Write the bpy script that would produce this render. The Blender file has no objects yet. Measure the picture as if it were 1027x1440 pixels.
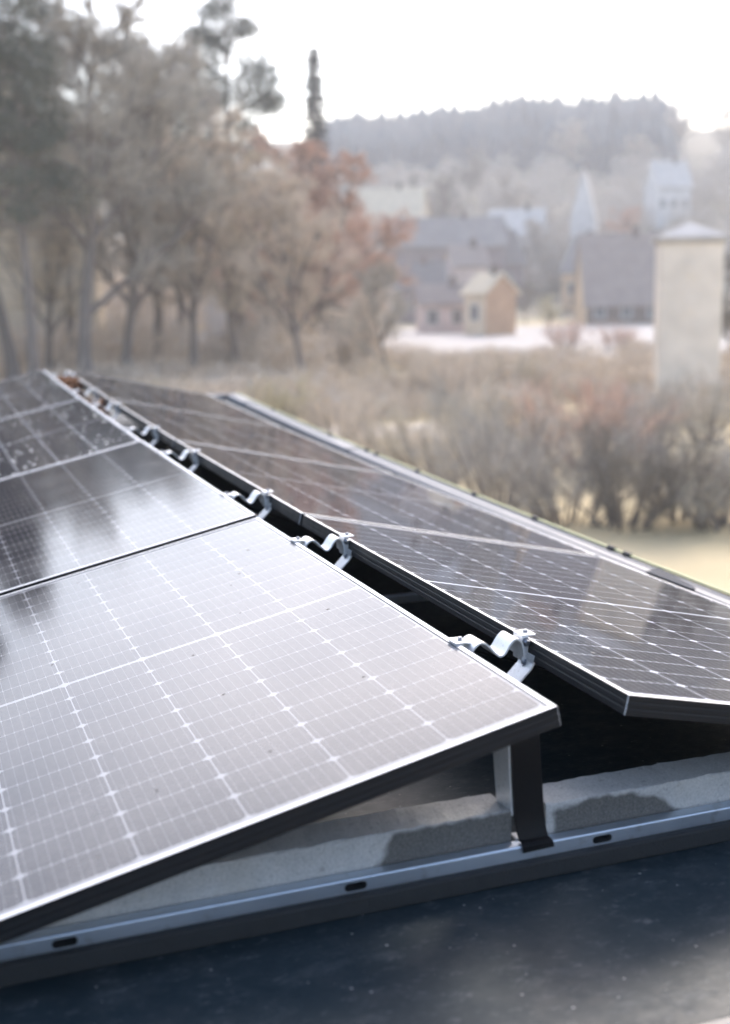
import bpy, math, random
import numpy as np
from mathutils import Vector, Matrix

# ------------------------------------------------------------------ camera, sky, sun, exposure
sc = bpy.context.scene
COL = sc.collection
CAM = np.array([-0.94766, -1.67637, 0.67052])
YAW, PIT, ROL, FPX = 0.35659, -0.18229, -0.01571, 1753.57
fw = np.array([math.sin(YAW)*math.cos(PIT), math.cos(YAW)*math.cos(PIT), math.sin(PIT)])
r0 = np.array([math.cos(YAW), -math.sin(YAW), 0.0]); u0 = np.cross(r0, fw)
RV = r0*math.cos(ROL)+u0*math.sin(ROL); UV = -r0*math.sin(ROL)+u0*math.cos(ROL)
cd = bpy.data.cameras.new('camera'); cam = bpy.data.objects.new('camera', cd); COL.objects.link(cam)
cam.matrix_world = Matrix(((RV[0], UV[0], -fw[0], CAM[0]), (RV[1], UV[1], -fw[1], CAM[1]), (RV[2], UV[2], -fw[2], CAM[2]), (0, 0, 0, 1)))
cd.sensor_fit = 'HORIZONTAL'; cd.sensor_width = 36; cd.lens = FPX/1027*36
cd.clip_start = 0.05; cd.clip_end = 6000
cd.dof.use_dof = True; cd.dof.focus_distance = 2.7; cd.dof.aperture_fstop = 3.0
sc.camera = cam

SUN_EL, SUN_AZ = math.radians(37), math.radians(46)
w = bpy.data.worlds.new('World'); sc.world = w; w.use_nodes = True
nt = w.node_tree; bgn = nt.nodes['Background']
sky = nt.nodes.new('ShaderNodeTexSky'); sky.sky_type = 'NISHITA'; sky.sun_disc = False
sky.sun_elevation = SUN_EL; sky.sun_rotation = SUN_AZ; sky.dust_density = 1.4; sky.air_density = 1.0
# thin bright cloud veil, broken up by soft noise in sky direction
tc = nt.nodes.new('ShaderNodeTexCoord'); mp = nt.nodes.new('ShaderNodeMapping'); mp.inputs['Scale'].default_value = (2.2, 2.2, 6.0)
nz = nt.nodes.new('ShaderNodeTexNoise'); nz.inputs['Scale'].default_value = 1.6; nz.inputs['Detail'].default_value = 5
cr = nt.nodes.new('ShaderNodeMapRange'); cr.inputs[1].default_value = 0.35; cr.inputs[2].default_value = 0.62
cr.inputs[3].default_value = 0.0; cr.inputs[4].default_value = 1.0
cl1 = nt.nodes.new('ShaderNodeMixRGB'); cl1.blend_type = 'MULTIPLY'; cl1.inputs[0].default_value = 1; cl1.inputs[2].default_value = (1.6, 1.40, 1.25, 1)
mx = nt.nodes.new('ShaderNodeMixRGB')
nt.links.new(tc.outputs['Generated'], mp.inputs[0]); nt.links.new(mp.outputs[0], nz.inputs['Vector'])
nt.links.new(nz.outputs[0], cr.inputs[0]); nt.links.new(cr.outputs[0], mx.inputs[0])
nt.links.new(sky.outputs[0], mx.inputs[1]); nt.links.new(sky.outputs[0], cl1.inputs[1]); nt.links.new(cl1.outputs[0], mx.inputs[2])
# bright sky lobe added out of view to lift panel reflections, varied by the noise
dp = nt.nodes.new('ShaderNodeVectorMath'); dp.operation = 'DOT_PRODUCT'; dp.inputs[1].default_value = (math.sin(.26)*math.cos(.72), math.cos(.26)*math.cos(.72), math.sin(.72))
nt.links.new(tc.outputs['Generated'], dp.inputs[0])
cb = nt.nodes.new('ShaderNodeMapRange'); cb.interpolation_type = 'SMOOTHSTEP'
for i_, v_ in ((1, .80), (2, 1.0), (3, 0.0), (4, 2.35)): cb.inputs[i_].default_value = v_
nt.links.new(dp.outputs['Value'], cb.inputs[0])
cn = nt.nodes.new('ShaderNodeMapRange')
for i_, v_ in ((1, .3), (2, .7), (3, .8), (4, 1.12)): cn.inputs[i_].default_value = v_
nt.links.new(nz.outputs[0], cn.inputs[0])
cm = nt.nodes.new('ShaderNodeMath'); cm.operation = 'MULTIPLY'; nt.links.new(cb.outputs[0], cm.inputs[0]); nt.links.new(cn.outputs[0], cm.inputs[1])
cv = nt.nodes.new('ShaderNodeVectorMath'); cv.operation = 'SCALE'; cv.inputs[0].default_value = (5.7, 5.25, 5.05); nt.links.new(cm.outputs[0], cv.inputs['Scale'])
ad = nt.nodes.new('ShaderNodeVectorMath'); ad.operation = 'ADD'; nt.links.new(mx.outputs[0], ad.inputs[0]); nt.links.new(cv.outputs[0], ad.inputs[1])
nt.links.new(ad.outputs[0], bgn.inputs[0])
bgn.inputs[1].default_value = 0.15
sd = bpy.data.lights.new('sun', 'SUN'); sd.energy = 1.0; sd.angle = math.radians(12.0); sd.color = (1.0, 0.93, 0.84)
sun = bpy.data.objects.new('sun', sd); COL.objects.link(sun)
sdir = Vector((math.sin(SUN_AZ)*math.cos(SUN_EL), math.cos(SUN_AZ)*math.cos(SUN_EL), math.sin(SUN_EL)))
sun.rotation_euler = sdir.to_track_quat('Z', 'Y').to_euler()
sc.view_settings.view_transform = 'Standard'; sc.view_settings.look = 'None'; sc.view_settings.gamma = 1
sc.view_settings.exposure = 1.22
sc.render.engine = 'CYCLES'
sc.cycles.use_denoising = True
sc.cycles.max_bounces = 8; sc.cycles.diffuse_bounces = 3; sc.cycles.glossy_bounces = 4; sc.cycles.volume_bounces = 1
sc.cycles.sample_clamp_indirect = 8

rng = random.Random(7); nrng = np.random.default_rng(7)
K2 = 0.00229
def sag(y): return K2*y*y

# ------------------------------------------------------------------ helpers
class MB:
    def __init__(s): s.v = []; s.f = []; s.m = []
    def quad(s, a, b, c, d, m=0):
        n = len(s.v); s.v += [tuple(a), tuple(b), tuple(c), tuple(d)]; s.f.append((n, n+1, n+2, n+3)); s.m.append(m)
    def poly(s, pts, m=0):
        n = len(s.v); s.v += [tuple(p) for p in pts]; s.f.append(tuple(range(n, n+len(pts)))); s.m.append(m)
    def box(s, lo, hi, m=0, M=None):
        x0, y0, z0 = lo; x1, y1, z1 = hi
        P = [(x0,y0,z0),(x1,y0,z0),(x1,y1,z0),(x0,y1,z0),(x0,y0,z1),(x1,y0,z1),(x1,y1,z1),(x0,y1,z1)]
        if M is not None: P = [tuple(M @ Vector(p)) for p in P]
        n = len(s.v); s.v += P
        for q in ((0,3,2,1),(4,5,6,7),(0,1,5,4),(1,2,6,5),(2,3,7,6),(3,0,4,7)):
            s.f.append(tuple(n+i for i in q)); s.m.append(m)
    def sweep(s, rings, closed=True, caps=True, m=0):
        """rings: list of equal-length point lists"""
        n0 = len(s.v); k = len(rings[0])
        for r in rings: s.v += [tuple(p) for p in r]
        for i in range(len(rings)-1):
            for j in range(k if closed else k-1):
                a = n0+i*k+j; b = n0+i*k+(j+1) % k
                s.f.append((a, b, b+k, a+k)); s.m.append(m)
        if caps and closed:
            s.f.append(tuple(n0+j for j in reversed(range(k)))); s.m.append(m)
            e = n0+(len(rings)-1)*k; s.f.append(tuple(e+j for j in range(k))); s.m.append(m)
    def tube(s, pts, r, n=8, m=0):
        pts = [Vector(p) for p in pts]; rings = []
        for i, p in enumerate(pts):
            d = (pts[min(i+1, len(pts)-1)]-pts[max(i-1, 0)]).normalized()
            a = d.cross(Vector((0, 0, 1)));
            if a.length < .05: a = d.cross(Vector((0, 1, 0)))
            a.normalize(); b = d.cross(a)
            rr = r[i] if isinstance(r, (list, tuple)) else r
            rings.append([p+a*(rr*math.cos(2*math.pi*j/n))+b*(rr*math.sin(2*math.pi*j/n)) for j in range(n)])
        s.sweep(rings, m=m)
    def build(s, name, mats, parent=None, smooth=False, bevel=0, segs=2):
        me = bpy.data.meshes.new(name); me.from_pydata(s.v, [], s.f)
        for mm in (mats if isinstance(mats, (list, tuple)) else [mats]): me.materials.append(mm)
        me.polygons.foreach_set('material_index', s.m)
        me.update()
        if smooth: me.polygons.foreach_set('use_smooth', [True]*len(s.f)); me.set_sharp_from_angle(angle=math.radians(38))
        o = bpy.data.objects.new(name, me); COL.objects.link(o)
        if parent: o.parent = parent
        if bevel:
            b = o.modifiers.new('bevel', 'BEVEL'); b.width = bevel; b.segments = segs; b.limit_method = 'ANGLE'; b.angle_limit = math.radians(35)
        return o

def fast_mesh(name, V, F, mats, parent=None, smooth=False, midx=None):
    """V (n,3); F list of arrays of tris/quads with constant width"""
    me = bpy.data.meshes.new(name)
    V = np.asarray(V, np.float32); me.vertices.add(len(V)); me.vertices.foreach_set('co', V.ravel())
    tot = []; flat = []
    for f in F:
        f = np.asarray(f, np.int32)
        if len(f) == 0: continue
        tot.append(np.full(len(f), f.shape[1], np.int32)); flat.append(f.ravel())
    tot = np.concatenate(tot); flat = np.concatenate(flat)
    me.loops.add(len(flat)); me.loops.foreach_set('vertex_index', flat)
    me.polygons.add(len(tot)); me.polygons.foreach_set('loop_start', np.concatenate([[0], np.cumsum(tot)[:-1]]).astype(np.int32))
    me.polygons.foreach_set('loop_total', tot)
    if midx is not None: me.polygons.foreach_set('material_index', np.asarray(midx, np.int32))
    for mm in (mats if isinstance(mats, (list, tuple)) else [mats]): me.materials.append(mm)
    me.update(calc_edges=True); me.validate()
    if smooth: me.polygons.foreach_set('use_smooth', [True]*len(me.polygons))
    o = bpy.data.objects.new(name, me); COL.objects.link(o)
    if parent: o.parent = parent
    return o

def tag(o, label=None, cat=None, group=None, kind=None):
    if label: o['label'] = label
    if cat: o['category'] = cat
    if group: o['group'] = group
    if kind: o['kind'] = kind
    return o
def empty(name, loc=(0, 0, 0), rz=0):
    o = bpy.data.objects.new(name, None); COL.objects.link(o); o.location = loc; o.rotation_euler = (0, 0, rz); o.empty_display_size = .1
    return o
def copy_tree(o, parent=None):
    c = o.copy(); COL.objects.link(c); c.parent = parent
    for ch in list(o.children): copy_tree(ch, c)
    return c

class NT:
    """tiny node-graph writer"""
    def __init__(s, name):
        s.mat = bpy.data.materials.new(name); s.mat.use_nodes = True; s.t = s.mat.node_tree
        s.b = s.t.nodes['Principled BSDF']
    def n(s, typ, **kw):
        x = s.t.nodes.new(typ)
        for k, v in kw.items(): setattr(x, k, v)
        return x
    def put(s, sock, v):
        if isinstance(v, bpy.types.NodeSocket): s.t.links.new(v, sock)
        else: sock.default_value = v
    def m(s, op, a, b=None, c=None):
        x = s.n('ShaderNodeMath', operation=op); s.put(x.inputs[0], a)
        if b is not None: s.put(x.inputs[1], b)
        if c is not None: s.put(x.inputs[2], c)
        return x.outputs[0]
    def obj(s): return s.n('ShaderNodeTexCoord').outputs['Object']
    def sep(s, v):
        x = s.n('ShaderNodeSeparateXYZ'); s.put(x.inputs[0], v); return x.outputs
    def noise(s, scale, detail=3, rough=.5, vec=None, col=False):
        x = s.n('ShaderNodeTexNoise'); x.inputs['Scale'].default_value = scale; x.inputs['Detail'].default_value = detail; x.inputs['Roughness'].default_value = rough
        s.put(x.inputs['Vector'], vec if vec is not None else s.obj())
        return x.outputs[1 if col else 0]
    def rng(s, v, a, b, c=0.0, d=1.0):
        x = s.n('ShaderNodeMapRange'); s.put(x.inputs[0], v)
        for i, q in zip((1, 2, 3, 4), (a, b, c, d)): s.put(x.inputs[i], q)
        return x.outputs[0]
    def mix(s, f, a, b):
        x = s.n('ShaderNodeMixRGB'); s.put(x.inputs[0], f)
        for i, q in ((1, a), (2, b)):
            if isinstance(q, (tuple, list)) and len(q) == 3: q = (*q, 1)
            s.put(x.inputs[i], q)
        return x.outputs[0]
    def bump(s, h, st=.3, dist=.01):
        x = s.n('ShaderNodeBump'); x.inputs['Strength'].default_value = st; x.inputs['Distance'].default_value = dist; s.put(x.inputs['Height'], h)
        s.t.links.new(x.outputs[0], s.b.inputs['Normal']); return x.outputs[0]
    def set(s, **kw):
        for k, v in kw.items():
            k = {'color': 'Base Color', 'rough': 'Roughness', 'metal': 'Metallic', 'spec': 'Specular IOR Level', 'coat': 'Coat Weight', 'coat_rough': 'Coat Roughness', 'sheen': 'Sheen Weight'}[k]
            if isinstance(v, (tuple, list)) and len(v) == 3: v = (*v, 1)
            s.put(s.b.inputs[k], v)
        return s.mat

def simple(name, col, rough=.6, metal=0, var=.25, scale=6, bump=0, spec=.5):
    g = NT(name); n = g.noise(scale, 4)
    c = g.mix(n, tuple(x*(1-var) for x in col), tuple(min(1, x*(1+var)) for x in col))
    g.set(color=c, rough=g.rng(n, .2, .8, max(0, rough-.08), min(1, rough+.08)), metal=metal, spec=spec)
    if bump: g.bump(g.noise(scale*8, 4), bump, .004)
    return g.mat

# ------------------------------------------------------------------ materials
PL, PW, PH = 1.755, 1.038, .035
def cell_material(name, specks, dust=1.0, cr=1.0, wh=.25):
    g = NT(name); o = g.obj(); X, Y, Z = g.sep(o)
    s = g.m('SUBTRACT', X, .016)
    sm = g.m('FLOORED_MODULO', s, .168)
    a = g.m('ABSOLUTE', g.m('SUBTRACT', sm, .083))
    v = g.m('SUBTRACT', g.m('ABSOLUTE', g.m('SUBTRACT', Y, PL/2)), .0058)
    vm = g.m('FLOORED_MODULO', v, .0848)
    b = g.m('ABSOLUTE', g.m('SUBTRACT', vm, .0415))
    ins = g.m('MULTIPLY', g.m('LESS_THAN', a, .0829), g.m('LESS_THAN', b, .0417))
    ins = g.m('MULTIPLY', ins, g.m('LESS_THAN', g.m('ADD', a, b), .083+.0415-.0085))
    for t in (g.m('GREATER_THAN', s, 0), g.m('LESS_THAN', s, 1.006), g.m('GREATER_THAN', v, 0), g.m('LESS_THAN', v, .8462)):
        ins = g.m('MULTIPLY', ins, t)
    bt = g.m('ABSOLUTE', g.m('SUBTRACT', g.m('FLOORED_MODULO', sm, .018444), .009222))
    bus = g.m('LESS_THAN', bt, .00022)
    pad = g.m('MULTIPLY', g.m('LESS_THAN', bt, .0009), g.m('GREATER_THAN', b, .0375))
    bus = g.m('MAXIMUM', bus, pad)
    bus = g.m('MULTIPLY', bus, g.m('MULTIPLY', g.m('LESS_THAN', a, .083), g.m('MULTIPLY', g.m('GREATER_THAN', v, -.003), g.m('LESS_THAN', v, .849))))
    # per-cell tone
    ci = g.n('ShaderNodeCombineXYZ'); g.put(ci.inputs[0], g.m('FLOOR', g.m('DIVIDE', s, .168))); g.put(ci.inputs[1], g.m('FLOOR', g.m('DIVIDE', Y, .0848)))
    wn = g.n('ShaderNodeTexWhiteNoise'); g.put(wn.inputs['Vector'], ci.outputs[0])
    cell = g.mix(wn.outputs[0], (.012, .013, .020), (.017, .017, .025))
    # screen printed fingers, faint
    fg = g.m('MULTIPLY', g.m('LESS_THAN', g.m('FLOORED_MODULO', Y, .0028), .0007), .05)
    cell = g.mix(fg, cell, (.5, .5, .5))
    col = g.mix(ins, (wh, wh*1.02, wh*1.08), cell)
    col = g.mix(bus, col, (wh*.9, wh*.92, wh*.98))
    # dust film and droplets dried on the glass
    d1 = g.noise(5, 5, .6, o); d2 = g.noise(55, 3, .6, o)
    film = g.m('MULTIPLY', g.m('ADD', g.rng(d1, .3, .75, .015, .06), g.rng(d2, .45, .75, 0, .05)), dust)
    col = g.mix(film, col, (.46, .42, .38))
    vo = g.n('ShaderNodeTexVoronoi'); vo.inputs['Scale'].default_value = 26 if specks == 'dark' else 34; g.put(vo.inputs['Vector'], o)
    pick = g.n('ShaderNodeSeparateColor'); g.put(pick.inputs[0], vo.outputs['Color'])
    clump = g.noise(2.6, 2, .5, o)
    thr = g.rng(clump, .40, .60, .01, .38 if specks == 'dark' else .85)
    hit = g.m('MULTIPLY', g.m('LESS_THAN', vo.outputs['Distance'], g.m('MULTIPLY', pick.outputs[1], (.13 if specks == 'dark' else .32))), g.m('LESS_THAN', pick.outputs[0], thr))
    col = g.mix(hit, col, (.05, .045, .04) if specks == 'dark' else (.78, .77, .74))
    g.set(color=col, rough=.6, spec=.0, coat=1.0, coat_rough=g.m('ADD', g.m('MULTIPLY', g.rng(d1, .3, .7, .055, .11), cr), g.m('MULTIPLY', hit, .5)))
    # rolled glass: very slight waviness
    bm = g.n('ShaderNodeBump'); bm.inputs['Strength'].default_value = .04*cr; bm.inputs['Distance'].default_value = .002
    g.put(bm.inputs['Height'], g.noise(14, 3, .6, o)); g.t.links.new(bm.outputs[0], g.b.inputs['Coat Normal']); g.b.inputs['Coat IOR'].default_value = 1.36
    return g.mat
M_cell_near = cell_material('solar_cells_dusty', 'dark')
M_cell_far = cell_material('solar_cells_spotted', 'white', .35, .8, .5)
M_cell_right = cell_material('solar_cells_right', 'dark', .25, .25, .75)
M_frame = simple('black_anodised_frame', (.010, .011, .013), .42, 0, .1, 30, 0, .3)
M_rim = simple('frame_rim', (.62, .63, .65), .38, .35, .06, 40)  # pale lip puts the sky highlight into colour; corner cuts are bare aluminium
M_back = simple('backsheet', (.10, .10, .11), .6)

def galv():
    g = NT('galvanised_steel'); n = g.noise(60, 3); n2 = g.noise(12, 4)
    g.set(color=g.mix(g.rng(g.noise(140, 4, .7), .56, .7, 0, .55), g.mix(n2, (.66, .67, .68), (.84, .84, .84)), (.36, .34, .31)), metal=.4, rough=g.rng(n, .3, .7, .3, .5)); g.bump(n, .05, .002); return g.mat
M_galv = galv()
M_bolt = simple('zinc_bolt', (.30, .32, .36), .3, 1, .15, 40)
def rail_mat():
    g = NT('mill_aluminium'); o = g.obj(); mp = g.n('ShaderNodeMapping'); mp.inputs['Scale'].default_value = (1.5, 60, 60); g.put(mp.inputs[0], o)
    n = g.noise(9, 4, .6, mp.outputs[0]); n2 = g.noise(4, 5, .6)
    dirt = g.rng(g.noise(22, 5, .65), .58, .75, 0, .5)
    c = g.mix(n, (.52, .60, .70), (.66, .73, .82)); c = g.mix(dirt, c, (.25, .25, .25))
    g.set(color=c, metal=.9, rough=g.rng(n2, .3, .7, .26, .42)); g.bump(n, .04, .001); return g.mat
M_rail = rail_mat()
M_rubber_and_slot_shade = simple('rubber_mat', (.016, .018, .020), .75, 0, .5, 40, .5)  # mat rubber; also colours the rail slot insides dark in place of shade
M_black = simple('black_tape', (.008, .008, .009), .42, 0, .3, 20, .15, .15)
M_cable = simple('black_cable', (.012, .012, .013), .35)
def concrete(name, wet):
    """wet(g, X, Y, Z) -> 0..1 field of the damp stain in block coordinates"""
    g = NT(name); o = g.obj(); X, Y, Z = g.sep(o)
    n1 = g.noise(18, 6, .65); n2 = g.noise(220, 3, .7); n3 = g.noise(5, 4)
    c = g.mix(n1, (.34, .34, .335), (.58, .57, .55)); c = g.mix(g.rng(n2, .48, .72, 0, .5), c, (.19, .19, .19))
    c = g.mix(g.rng(n2, .28, .42, .6, 0), c, (.66, .65, .62)); c = g.mix(g.rng(g.noise(60, 4, .7), .58, .66, 0, .6), c, (.24, .235, .23))
    c = g.mix(g.rng(n3, .55, .72, 0, .35), c, (.48, .45, .39))
    wf = wet(g, X, Y, Z)
    damp = g.mix(g.rng(n2, .35, .7), (.075, .073, .068), (.16, .155, .145))
    g.set(color=g.mix(wf, c, damp), rough=g.rng(wf, 0, 1, .9, .6))
    vo = g.n('ShaderNodeTexVoronoi'); vo.inputs['Scale'].default_value = 90; g.put(vo.inputs['Vector'], o)
    pits = g.rng(vo.outputs['Distance'], .0, .22, -1, 0)
    g.bump(g.m('ADD', g.m('ADD', n2, g.m('MULTIPLY', n1, 2.0)), g.m('MULTIPLY', pits, .6)), .55, .004); return g.mat
def wet_left(g, X, Y, Z):
    # damp patch on the front face near the inner end; block x in 0..-1.0, z 0..-.06
    edge = g.m('ADD', g.m('ADD', X, .215), g.m('MULTIPLY', g.m('SUBTRACT', g.noise(22, 4), .5), .06))
    edge = g.m('ADD', edge, g.m('MULTIPLY', Z, -.55))
    f = g.rng(edge, -.006, .008)
    top = g.rng(g.m('ADD', g.m('ADD', Z, .004), g.m('ADD', g.m('MULTIPLY', g.m('SUBTRACT', g.noise(30, 4), .48), -.02), g.m('MULTIPLY', g.m('MAXIMUM', Y, 0), 1.2))), -.002, .007, 1, 0)
    return g.m('MULTIPLY', f, top)
def wet_right(g, X, Y, Z):
    nn = g.m('SUBTRACT', g.noise(26, 4), .5)
    e1 = g.rng(g.m('ADD', g.m('SUBTRACT', X, .012), g.m('MULTIPLY', nn, .05)), -.004, .009)
    e2 = g.rng(g.m('ADD', g.m('ADD', X, g.m('MULTIPLY', Z, .9)), g.m('MULTIPLY', nn, .06)), .208, .226, 1, 0)
    hump = g.m('MULTIPLY', g.m('ABSOLUTE', g.m('SUBTRACT', X, .115)), -.12)
    top = g.rng(g.m('SUBTRACT', g.m('ADD', g.m('ADD', Z, .004), g.m('ADD', g.m('MULTIPLY', nn, .035), g.m('MULTIPLY', g.m('MAXIMUM', Y, 0), 1.0))), hump), -.002, .008, 1, 0)
    return g.m('MULTIPLY', g.m('MULTIPLY', e1, e2), top)
M_conc_l = concrete('concrete_left', wet_left); M_conc_r = concrete('concrete_right', wet_right)

def membrane():
    g = NT('bitumen_membrane'); n1 = g.noise(2.2, 5, .6); n2 = g.noise(11, 5, .65); n3 = g.noise(260, 2, .6); n4 = g.noise(40, 4, .6)
    c = g.mix(n1, (.006, .015, .021), (.017, .031, .041))
    c = g.mix(g.rng(n2, .5, .8, 0, .5), c, (.055, .058, .062))
    vo = g.n('ShaderNodeTexVoronoi'); vo.inputs['Scale'].default_value = 55; g.put(vo.inputs['Vector'], g.obj())
    pk = g.n('ShaderNodeSeparateColor'); g.put(pk.inputs[0], vo.outputs['Color'])
    sp = g.m('MULTIPLY', g.m('LESS_THAN', vo.outputs['Distance'], g.m('MULTIPLY', pk.outputs[1], .14)), g.m('LESS_THAN', pk.outputs[0], g.rng(n2, .42, .62, .04, .5)))
    mp = g.n('ShaderNodeMapping'); mp.inputs['Scale'].default_value = (1, 2.2, 1); mp.inputs['Rotation'].default_value = (0, 0, .6); g.put(mp.inputs[0], g.obj())
    scr = g.m('MAXIMUM', g.rng(g.noise(34, 6, .75, mp.outputs[0]), .56, .70, 0, .5), g.rng(g.noise(7, 8, .8, mp.outputs[0]), .54, .68, 0, .28))
    c = g.mix(scr, c, (.16, .165, .17)); c = g.mix(sp, c, (.34, .34, .33))
    g.set(color=c, rough=g.m('ADD', g.rng(n1, .3, .7, .40, .56), g.rng(n4, .4, .8, 0, .14)), spec=.30)
    g.bump(g.m('ADD', g.m('MULTIPLY', n2, 1.5), g.m('ADD', g.m('MULTIPLY', n4, .6), g.m('MULTIPLY', n3, .25))), .12, .005); return g.mat
M_roof = membrane()
M_coping = simple('grey_coping_sheet', (.19, .195, .21), .58, .1, .12, 5, .05)
M_upstand = simple('upstand_sheet', (.10, .115, .14), .5, .1, .2, 5)
M_slate = simple('slate_grit', (.09, .092, .10), .9, 0, .6, 160, .6)
M_yellow = simple('yellow_sleeve', (.70, .66, .34), .5, 0, .12, 30)
M_mark = simple('dark_clip', (.02, .02, .02), .6)
M_slab = simple('beige_paver', (.42, .38, .33), .85, 0, .2, 30, .5)
M_render = simple('wall_render', (.55, .52, .48), .9, 0, .1, 2)
M_leaf = simple('dead_leaf', (.22, .10, .045), .8, 0, .7, 9)

# ------------------------------------------------------------------ camera building: roof, upstand, coping
bld = tag(empty('flat_roof_building', (0, 0, -4.4)), 'low flat roofed building whose dark membrane roof carries the solar panels', 'building')
def child_at(o, parent):       # keep world coordinates under a moved parent
    o.parent = parent; o.location = (-Vector(parent.location)); return o
def copx(y): return 1.40+.0187*(y-1.43)
YS = [-4+.35*i for i in range(34)]+[7.75]
def roofz(x, y): return -.34+sag(y)
V = []; F = []; nx, ny = 120, 180
for j in range(ny+1):
    y = -4+11.7*j/ny
    for i in range(nx+1):
        x = -6+(copx(y)-.09+6)*i/nx; V.append((x, y, roofz(x, y)))
for j in range(ny):
    for i in range(nx):
        a = j*(nx+1)+i; F.append((a, a+1, a+nx+2, a+nx+1))
child_at(fast_mesh('roof_membrane', V, [F], M_roof, None, True), bld)
m = MB()
rings = []
for y in YS:
    x = copx(y); z = sag(y)
    rings.append([(x-.080, y, -.45+z), (x-.080, y, -.318+z), (x-.006, y, -.318+z), (x-.006, y, -.45+z)])
m.sweep(rings); child_at(m.build('upstand', M_upstand), bld)
m = MB(); rings = []
for y in YS:                       # folded sheet coping with two shallow beads
    x = copx(y); z = -.30+sag(y)
    rings.append([(x-.086, y, z-.045), (x-.088, y, z-.010), (x-.083, y, z-.004), (x-.070, y, z-.003), (x-.066, y, z+.001), (x-.060, y, z+.001), (x-.056, y, z-.002),
                  (x-.030, y, z-.001), (x-.027, y, z+.002), (x-.022, y, z+.002), (x-.019, y, z), (x-.004, y, z+.001), (x, y, z-.003), (x+.002, y, z-.06), (x-.002, y, z-.06), (x-.004, y, z-.0165), (x-.082, y, z-.0165)])
m.sweep(rings); cop = child_at(m.build('coping', M_coping), bld)
for ya, yb in ((4.84, 5.20), (7.2, 7.6)):
    m = MB(); rr = []
    for y in (ya, (ya+yb)/2, yb):
        x = copx(y); z = -.30+sag(y)
        rr.append([(x-.096, y, z-.060), (x-.0965, y, z-.006), (x-.086, y, z+.004), (x-.06, y, z+.0042), (x-.02, y, z+.005), (x+.001, y, z+.0045), (x+.0005, y, z+.0035), (x-.0195, y, z+.0038), (x-.0595, y, z+.003), (x-.083, y, z-.0005), (x-.089, y, z-.009), (x-.0885, y, z-.055)])
    m.sweep(rr); m.build('joint_cover', M_coping, cop)
# return coping across the far end of the roof
m = MB(); zf = sag(7.75)-.30
m.box((-6, 7.70, zf-.15), (copx(7.75)-.09, 7.78, zf-.02)); child_at(m.build('upstand', M_upstand), bld)
m = MB(); m.box((-6, 7.69, zf-.0195), (copx(7.75)-.095, 7.79, zf)); child_at(m.build('coping', M_coping, None, False, .004), bld)
m = MB(); m.box((-6, -4, -4.4), (1.30, 7.65, -.80)); child_at(m.build('wall', M_render), bld)

# yellow sleeve with dark clips on the outer coping edge
cab = tag(empty('yellow_cable', (1.40, 1.43, -.30)), 'thin pale yellow cable clipped along the outer edge of the grey roof coping', 'cable')
m = MB(); m.tube([(copx(y)-.004, y, -.30+sag(y)+.0075) for y in YS], .0050, 8)
child_at(m.build('sleeve', M_yellow, None, True), cab)
for y in (6.668, 5.389, 4.73, 4.57, 3.976, 3.297, 2.708, 2.115, 2.008):
    m = MB(); z = -.30+sag(y); x = copx(y)
    m.sweep([[(x-.004+.0085*math.cos(t), yy, z+.0075+.0085*math.sin(t)) for t in [2*math.pi*k/10 for k in range(10)]] for yy in (y-.022, y+.022)])
    m.box((x-.016, y-.012, z+.0015), (x-.011, y+.012, z+.006))
    child_at(m.build('clip', M_mark), cab)
# slate coloured wedge lying on the coping
def cz(y): return -.30+sag(y)+.0035
pts = [(1.326, 1.770), (1.326, 1.505), (1.345, 1.52), (1.396, 1.800)]
m = MB(); m.sweep([[(x, y, cz(y)) for x, y in pts], [(x, y, cz(y)+.004) for x, y in pts]])
tag(m.build('slate_offcut', M_slate), 'dark grey gritty wedge shaped offcut lying on the roof coping', 'offcut')

# beige paver strip at the roof front
m = MB(); m.box((-.9, -.92, -.3395), (1.2, -.392, -.3255))
tag(m.build('paver_slab', M_slab, None, False, .003), 'beige paving slab at the edge of the dark membrane roof', 'paving slab')

# ------------------------------------------------------------------ solar panels
T = 0.21594; GAP = .0236; GX, GZ, Y0R = .14378, -.00687, .01881
def frame_mesh(name, parent):
    prof = [(.0, -.035), (.0, -.0250), (.0005, -.0240), (.0005, -.0215), (.0, -.0205), (.0, -.0130), (.0005, -.0120), (.0005, -.0095), (.0, -.0085), (.0, -.0009), (.0009, 0.0),
            (.0100, 0.0), (.0106, -.0006), (.0108, -.0022), (.0112, -.0070), (.0125, -.0080), (.0125, -.0320), (.0300, -.0325), (.0300, -.035)]
    m = MB(); k = len(prof); n0 = 0
    def ring(q, h):
        c = .0011 if q < .0012 else .0003
        x0, x1, y0, y1 = q, PW-q, q, PL-q
        return [(x0+c, y0, h), (x1-c, y0, h), (x1, y0+c, h), (x1, y1-c, h), (x1-c, y1, h), (x0+c, y1, h), (x0, y1-c, h), (x0, y0+c, h)]
    for q, h in prof: m.v += ring(q, h)
    for i in range(k):
        for j in range(8):
            a = i*8+j; b = i*8+(j+1) % 8; c2 = ((i+1) % k)*8
            m.f.append((a, c2+j, c2+(j+1) % 8, b))
            m.m.append(1 if (j % 2 == 1 and i < 10) or i in (10,) else 0)
    # flip to outward normals
    m.f = [tuple(reversed(f)) for f in m.f]
    return m.build(name, [M_frame, M_rim], parent)
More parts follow.
